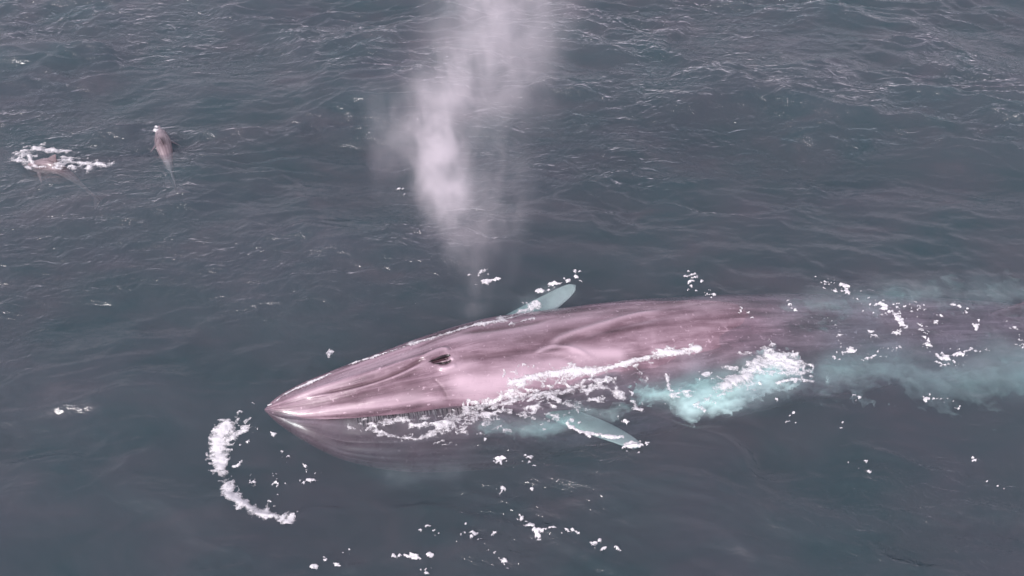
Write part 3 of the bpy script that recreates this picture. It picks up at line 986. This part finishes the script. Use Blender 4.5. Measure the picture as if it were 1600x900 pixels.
flecks('foam_flecks', 'small flecks on dark water beside the throat',
     [([(768, 718), (784, 722), (776, 726)], 6, .76), ([(808, 728), (830, 724), (842, 736)], 7, .72), ([(722, 828), (755, 838)], 7, .62), ([(830, 764), (834, 772)], 5, .6),
      ([(780, 764), (792, 768)], 5, .72)], seed=13, grain=1.3)
flecks('foam_flecks', 'chain of white flecks near the bottom edge',
     [([(725, 824), (738, 830), (752, 836)], 6, .78), ([(810, 800), (822, 818), (838, 832), (845, 844)], 5, .74), ([(845, 832), (866, 828)], 5, .95), ([(876, 832), (905, 834)], 6, .85),
      ([(918, 838), (936, 852), (925, 858)], 9, .72), ([(960, 848), (968, 866)], 4, .62), ([(760, 862), (785, 874), (800, 880)], 6, .62), ([(655, 818), (690, 832)], 6, .62), ([(770, 830), (772, 845)], 5, .6)],
     seed=14, grain=1.3)
flecks('foam_flecks', 'bright foam specks in the lower left water',
     [([(612, 866), (640, 866), (660, 870)], 5, .95), ([(668, 866), (680, 860)], 4, .72), ([(656, 890), (672, 886)], 6, .78), ([(490, 884), (496, 886)], 6, .95), ([(520, 882), (534, 880)], 6, .95),
      ([(540, 856), (548, 862)], 5, .55), ([(503, 868), (512, 872)], 5, .55)], seed=15, grain=1.2)
flecks('foam_flecks', 'sparse white foam specks and an imitated glint in the lower right water',
     [([(1440, 628), (1456, 632), (1488, 640), (1496, 650)], 5, .74), ([(1516, 714), (1522, 722)], 5, 1.0), ([(1350, 724), (1358, 720)], 4, .85), ([(1356, 736), (1360, 740)], 4, .7),  # second stroke imitates a water glint with white foam beads
      ([(1208, 632), (1212, 634)], 4, 1.0), ([(1330, 628), (1340, 630)], 4, .7), ([(1225, 658), (1250, 668)], 8, .56), ([(1320, 720), (1340, 738)], 4, .55),
      ([(1545, 748), (1570, 764)], 8, .55), ([(1306, 672), (1312, 680)], 5, .62)], seed=16, grain=1.3)
foam('foam_splash', 'white foam streaming back from the surfacing dolphin',
     [([(36, 242), (62, 234), (84, 236), (108, 240)], 9, .95), ([(70, 262), (90, 264), (110, 262)], 8, .85), ([(84, 268), (112, 272), (150, 278)], 9, .8), ([(28, 246), (40, 244), (50, 252), (58, 266), (76, 268)], 5, 1.0),
      ([(78, 258), (105, 256), (120, 262), (140, 268), (172, 276)], (10, 8), 1.0), ([(100, 250), (140, 254)], 5, .9), ([(24, 256), (46, 258)], 6, .9),
      ([(40, 262), (52, 272)], 6, .7), ([(30, 246), (46, 248), (58, 252)], 5, .8)], seed=17, height=.18, ride=False, zoff=.09)
flecks('foam_flecks', 'thin foam line along the side of the submerged dolphin',
     [([(244, 196), (246, 214), (248, 232)], 3, .85)], seed=18, height=.05, ride=False, zoff=.03)
flecks('foam_flecks', 'faint foam specks left of the blow',
     [([(618, 282), (632, 284)], 5, .72), ([(628, 296), (634, 300)], 4, .6)], seed=19, grain=1.3)


# ------------------------------------------------------------------ bubble cloud under water and the blow
def vol_mat(name, blobs, color, aniso, noise_scale, lo, hi, dens, stretch=(1, 1, 1), step=1.0, floor=.012):
    m, N, Lk = new_mat(name)
    tc = nd(N, 'ShaderNodeTexCoord')
    pos = tc.outputs['Object']
    nz = nd(N, 'ShaderNodeTexNoise'); nz.inputs['Scale'].default_value = noise_scale; nz.inputs['Detail'].default_value = 4
    nz.inputs['Distortion'].default_value = .5; nz.inputs['Roughness'].default_value = .55
    mp = nd(N, 'ShaderNodeMapping'); mp.inputs['Scale'].default_value = stretch
    Lk.new(pos, mp.inputs[0]); Lk.new(mp.outputs[0], nz.inputs['Vector'])
    # wobble the position so that the puffs are not round
    wv = nd(N, 'ShaderNodeVectorMath', operation='SUBTRACT'); Lk.new(nz.outputs['Color'], wv.inputs[0]); wv.inputs[1].default_value = (.5, .5, .5)
    wv2 = nd(N, 'ShaderNodeVectorMath', operation='SCALE'); Lk.new(wv.outputs[0], wv2.inputs[0]); wv2.inputs['Scale'].default_value = .55 / noise_scale
    wp = nd(N, 'ShaderNodeVectorMath', operation='ADD'); Lk.new(pos, wp.inputs[0]); Lk.new(wv2.outputs[0], wp.inputs[1])
    tot = None
    for c, r, w in blobs:
        a = nd(N, 'ShaderNodeVectorMath', operation='SUBTRACT'); Lk.new(wp.outputs[0], a.inputs[0]); a.inputs[1].default_value = c
        b = nd(N, 'ShaderNodeVectorMath', operation='DIVIDE'); Lk.new(a.outputs[0], b.inputs[0]); b.inputs[1].default_value = r
        d = nd(N, 'ShaderNodeVectorMath', operation='DOT_PRODUCT'); Lk.new(b.outputs[0], d.inputs[0]); Lk.new(b.outputs[0], d.inputs[1])
        e = math_n(N, Lk, 'MULTIPLY', math_n(N, Lk, 'POWER', 2.718, math_n(N, Lk, 'MULTIPLY', d.outputs['Value'], -1.0)), w)
        tot = e if tot is None else math_n(N, Lk, 'ADD', tot, e)
    nf = ramp(N, Lk, nz.outputs[0], [(lo, (0, 0, 0)), (hi, (1, 1, 1))])
    ds = math_n(N, Lk, 'MULTIPLY', math_n(N, Lk, 'MULTIPLY', tot, math_n(N, Lk, 'ADD', nf, .12)), dens)
    ds = math_n(N, Lk, 'MAXIMUM', math_n(N, Lk, 'SUBTRACT', ds, floor), 0.0)
    pv = nd(N, 'ShaderNodeVolumePrincipled')
    pv.inputs['Color'].default_value = (*color, 1); pv.inputs['Anisotropy'].default_value = aniso
    Lk.new(ds, pv.inputs['Density'])
    out = nd(N, 'ShaderNodeOutputMaterial'); Lk.new(pv.outputs[0], out.inputs['Volume'])
    try: m.cycles.volume_step_rate = step
    except Exception: pass
    return m


def hull(name, centers, radii, mat, label, cat_, origin, nseg=20):
    """closed tube skin round a row of puffs"""
    C = cat(centers, 5 * len(centers)); R = cat(radii, 5 * len(radii))
    V = []
    for i in range(len(C)):
        for j in range(nseg):
            a = 2 * math.pi * j / nseg
            V.append(C[i] + np.array([math.cos(a) * R[i][0], math.sin(a) * R[i][1], 0]))
    V = np.array(V)
    F = [tuple(f) for f in quads(len(C), nseg, True)] + [tuple(range(nseg))[::-1], tuple(range((len(C) - 1) * nseg, len(C) * nseg))]
    ob = mesh_obj(name, V, F, mat, origin=origin)
    return tag(ob, label, cat_, kind='stuff')


YP = 9.7


def pb(u, v, ru, rv, ry, w):
    c = at_y(u, v, YP); s1 = at_y(u + ru, v, YP); s2 = at_y(u, v - rv, YP)
    return c, (abs(s1[0] - c[0]), ry, abs(s2[2] - c[2])), w


PUFF = [pb(742, 450, 22, 60, .26, .28), pb(735, 365, 26, 46, .30, .6), pb(705, 312, 26, 40, .30, 3.6), pb(688, 250, 30, 50, .34, 4.6),
        pb(668, 185, 26, 40, .34, 3.0), pb(712, 150, 44, 50, .42, 1.2), pb(750, 100, 56, 56, .5, 1.5), pb(770, 40, 70, 60, .6, 1.1), pb(800, -40, 90, 70, .8, .9),
        pb(612, 215, 34, 70, .5, .6), pb(785, 300, 38, 80, .5, .40), pb(830, 100, 44, 110, .6, .40), pb(740, 270, 64, 170, .6, .22)]
org = at_y(735, 470, YP)
org[2] = max(org[2], .7)
blobs = [(tuple(np.array(c) - org), r, w) for c, r, w in PUFF]
M_MIST = vol_mat('mist', blobs, (.97, .94, .97), .1, 2.6, .43, .65, 1.0, (1, 1, .6), step=1.0)
hc = [at_y(745, 500, YP), at_y(745, 440, YP), at_y(735, 340, YP), at_y(715, 240, YP), at_y(730, 130, YP), at_y(760, 30, YP), at_y(790, -80, YP), at_y(800, -170, YP)]
hr = [(.3, .3), (.65, .7), (1.25, 1.1), (1.6, 1.3), (1.65, 1.45), (1.55, 1.5), (1.35, 1.4), (.6, .6)]
hull('blow_mist', hc, hr, M_MIST, 'pale misty blow rising from the whale blowholes', 'mist', org)


def bub(u, v, ru, rv, z, rz, w):
    c = at(u, v, z); a = at(u + ru, v, z); b = at(u, v + rv, z)
    return c, (abs(a[0] - c[0]), abs(b[1] - c[1]), rz), w


def bubble_cloud(label, B, dens, nscale=2.2, lo_=.34, hi_=.62):
    cs = np.array([b[0] for b in B]); o = cs.mean(0)
    bl = [(tuple(np.array(c) - o), r, w) for c, r, w in B]
    m = vol_mat('bubbly_water', bl, (.90, .995, .99), .0, nscale, lo_, hi_, dens, (1, 1.5, 1), step=1.0, floor=.05)
    lo = np.min([np.array(c) - 2.3 * np.array(r) for c, r, _ in B], 0); hi = np.max([np.array(c) + 2.3 * np.array(r) for c, r, _ in B], 0)
    hi[2] = min(hi[2], -.07)
    bm = bmesh.new(); bmesh.ops.create_icosphere(bm, subdivisions=3, radius=1)
    ce, ra = (lo + hi) / 2 - o, (hi - lo) / 2
    for v in bm.verts:
        q = np.array(v.co); q = np.sign(q) * np.abs(q) ** .55
        v.co = Vector(ce + q * ra)
    me = bpy.data.meshes.new('bubble_cloud'); bm.to_mesh(me); bm.free(); me.materials.append(m)
    ob = bpy.data.objects.new('bubble_cloud', me); COL.objects.link(ob); ob.location = o
    return tag(ob, label, 'bubbles', kind='stuff')


bubble_cloud('glowing teal cloud of bubbles under the round splash',
             [bub(1190, 584, 36, 18, -.19, .2, 30), bub(1140, 606, 40, 18, -.20, .2, 30), bub(1085, 616, 36, 15, -.22, .2, 16),
              bub(1030, 612, 36, 12, -.28, .2, 4), bub(1215, 575, 24, 14, -.18, .2, 20), bub(1125, 632, 26, 9, -.22, .18, 14)], 1.0, 3.2)
bubble_cloud('dim teal bubbles drifting behind beside the submerged tail',
             [bub(1300, 575, 60, 20, -.40, .3, 1.6), bub(1390, 565, 60, 20, -.5, .3, 1.6), bub(1490, 585, 60, 22, -.5, .3, 1.8), bub(1590, 572, 60, 34, -.45, .3, 2.4)], 1.0, 1.7)
bubble_cloud('pale grey wash of bubbles over the sinking back',
             [bub(1225, 480, 46, 14, -.15, .12, 2.0), bub(1310, 470, 60, 16, -.2, .14, 2.0), bub(1420, 455, 60, 16, -.3, .2, 1.6), bub(1560, 452, 70, 22, -.35, .25, .6)], 1.0, 1.9)
bubble_cloud('pale teal water beside the throat of the whale',
             [bub(620, 742, 36, 9, -.4, .2, 1.4), bub(690, 734, 36, 9, -.4, .2, 1.6)], 1.0, 2.4)
bubble_cloud('milky water between the throat and the near flipper',
             [bub(780, 664, 40, 10, -.18, .14, 3.0), bub(850, 662, 40, 11, -.18, .14, 4.0), bub(930, 648, 40, 10, -.16, .12, 2.6)], 1.0, 2.6)
bubble_cloud('milky water round the far flipper',
             [bub(830, 476, 26, 9, -.14, .12, 4.0), bub(868, 456, 26, 9, -.14, .12, 3.4)], 1.0, 2.8)

for i, (lb, st_, z_, so_) in enumerate((
        ('bright aqua froth sunk just under the round splash', [([(1080, 634), (1140, 608), (1190, 584), (1230, 574)], (24, 28), 1.3), ([(1010, 614), (1060, 612), (1110, 606)], 20, .9), ([(1110, 642), (1150, 628)], 14, 1.0)], -.09, 1.1),
        ('milky aqua streak trailing behind along the tail', [([(1240, 584), (1340, 570), (1430, 566)], 34, .8), ([(1450, 592), (1540, 584), (1660, 566)], 44, .9)], -.30, .30),
        ('greyish aqua wash over the sunken back', [([(1190, 488), (1270, 474), (1370, 462), (1450, 446)], 28, .75), ([(1470, 456), (1560, 450), (1680, 452)], 36, .75)], -.22, .20),
        ('aqua froth sunk between throat and near flipper', [([(770, 664), (840, 670), (890, 656)], 20, .85), ([(900, 634), (960, 640)], 18, .75)], -.10, .45))):
    foam('bubble_froth', lb, st_, res=.03, height=.10, thr=.36, noise=.45, seed=40 + i, ride=False, zoff=z_, mat=M_MILK, cat_='bubbles', grain=.40, solid=so_)
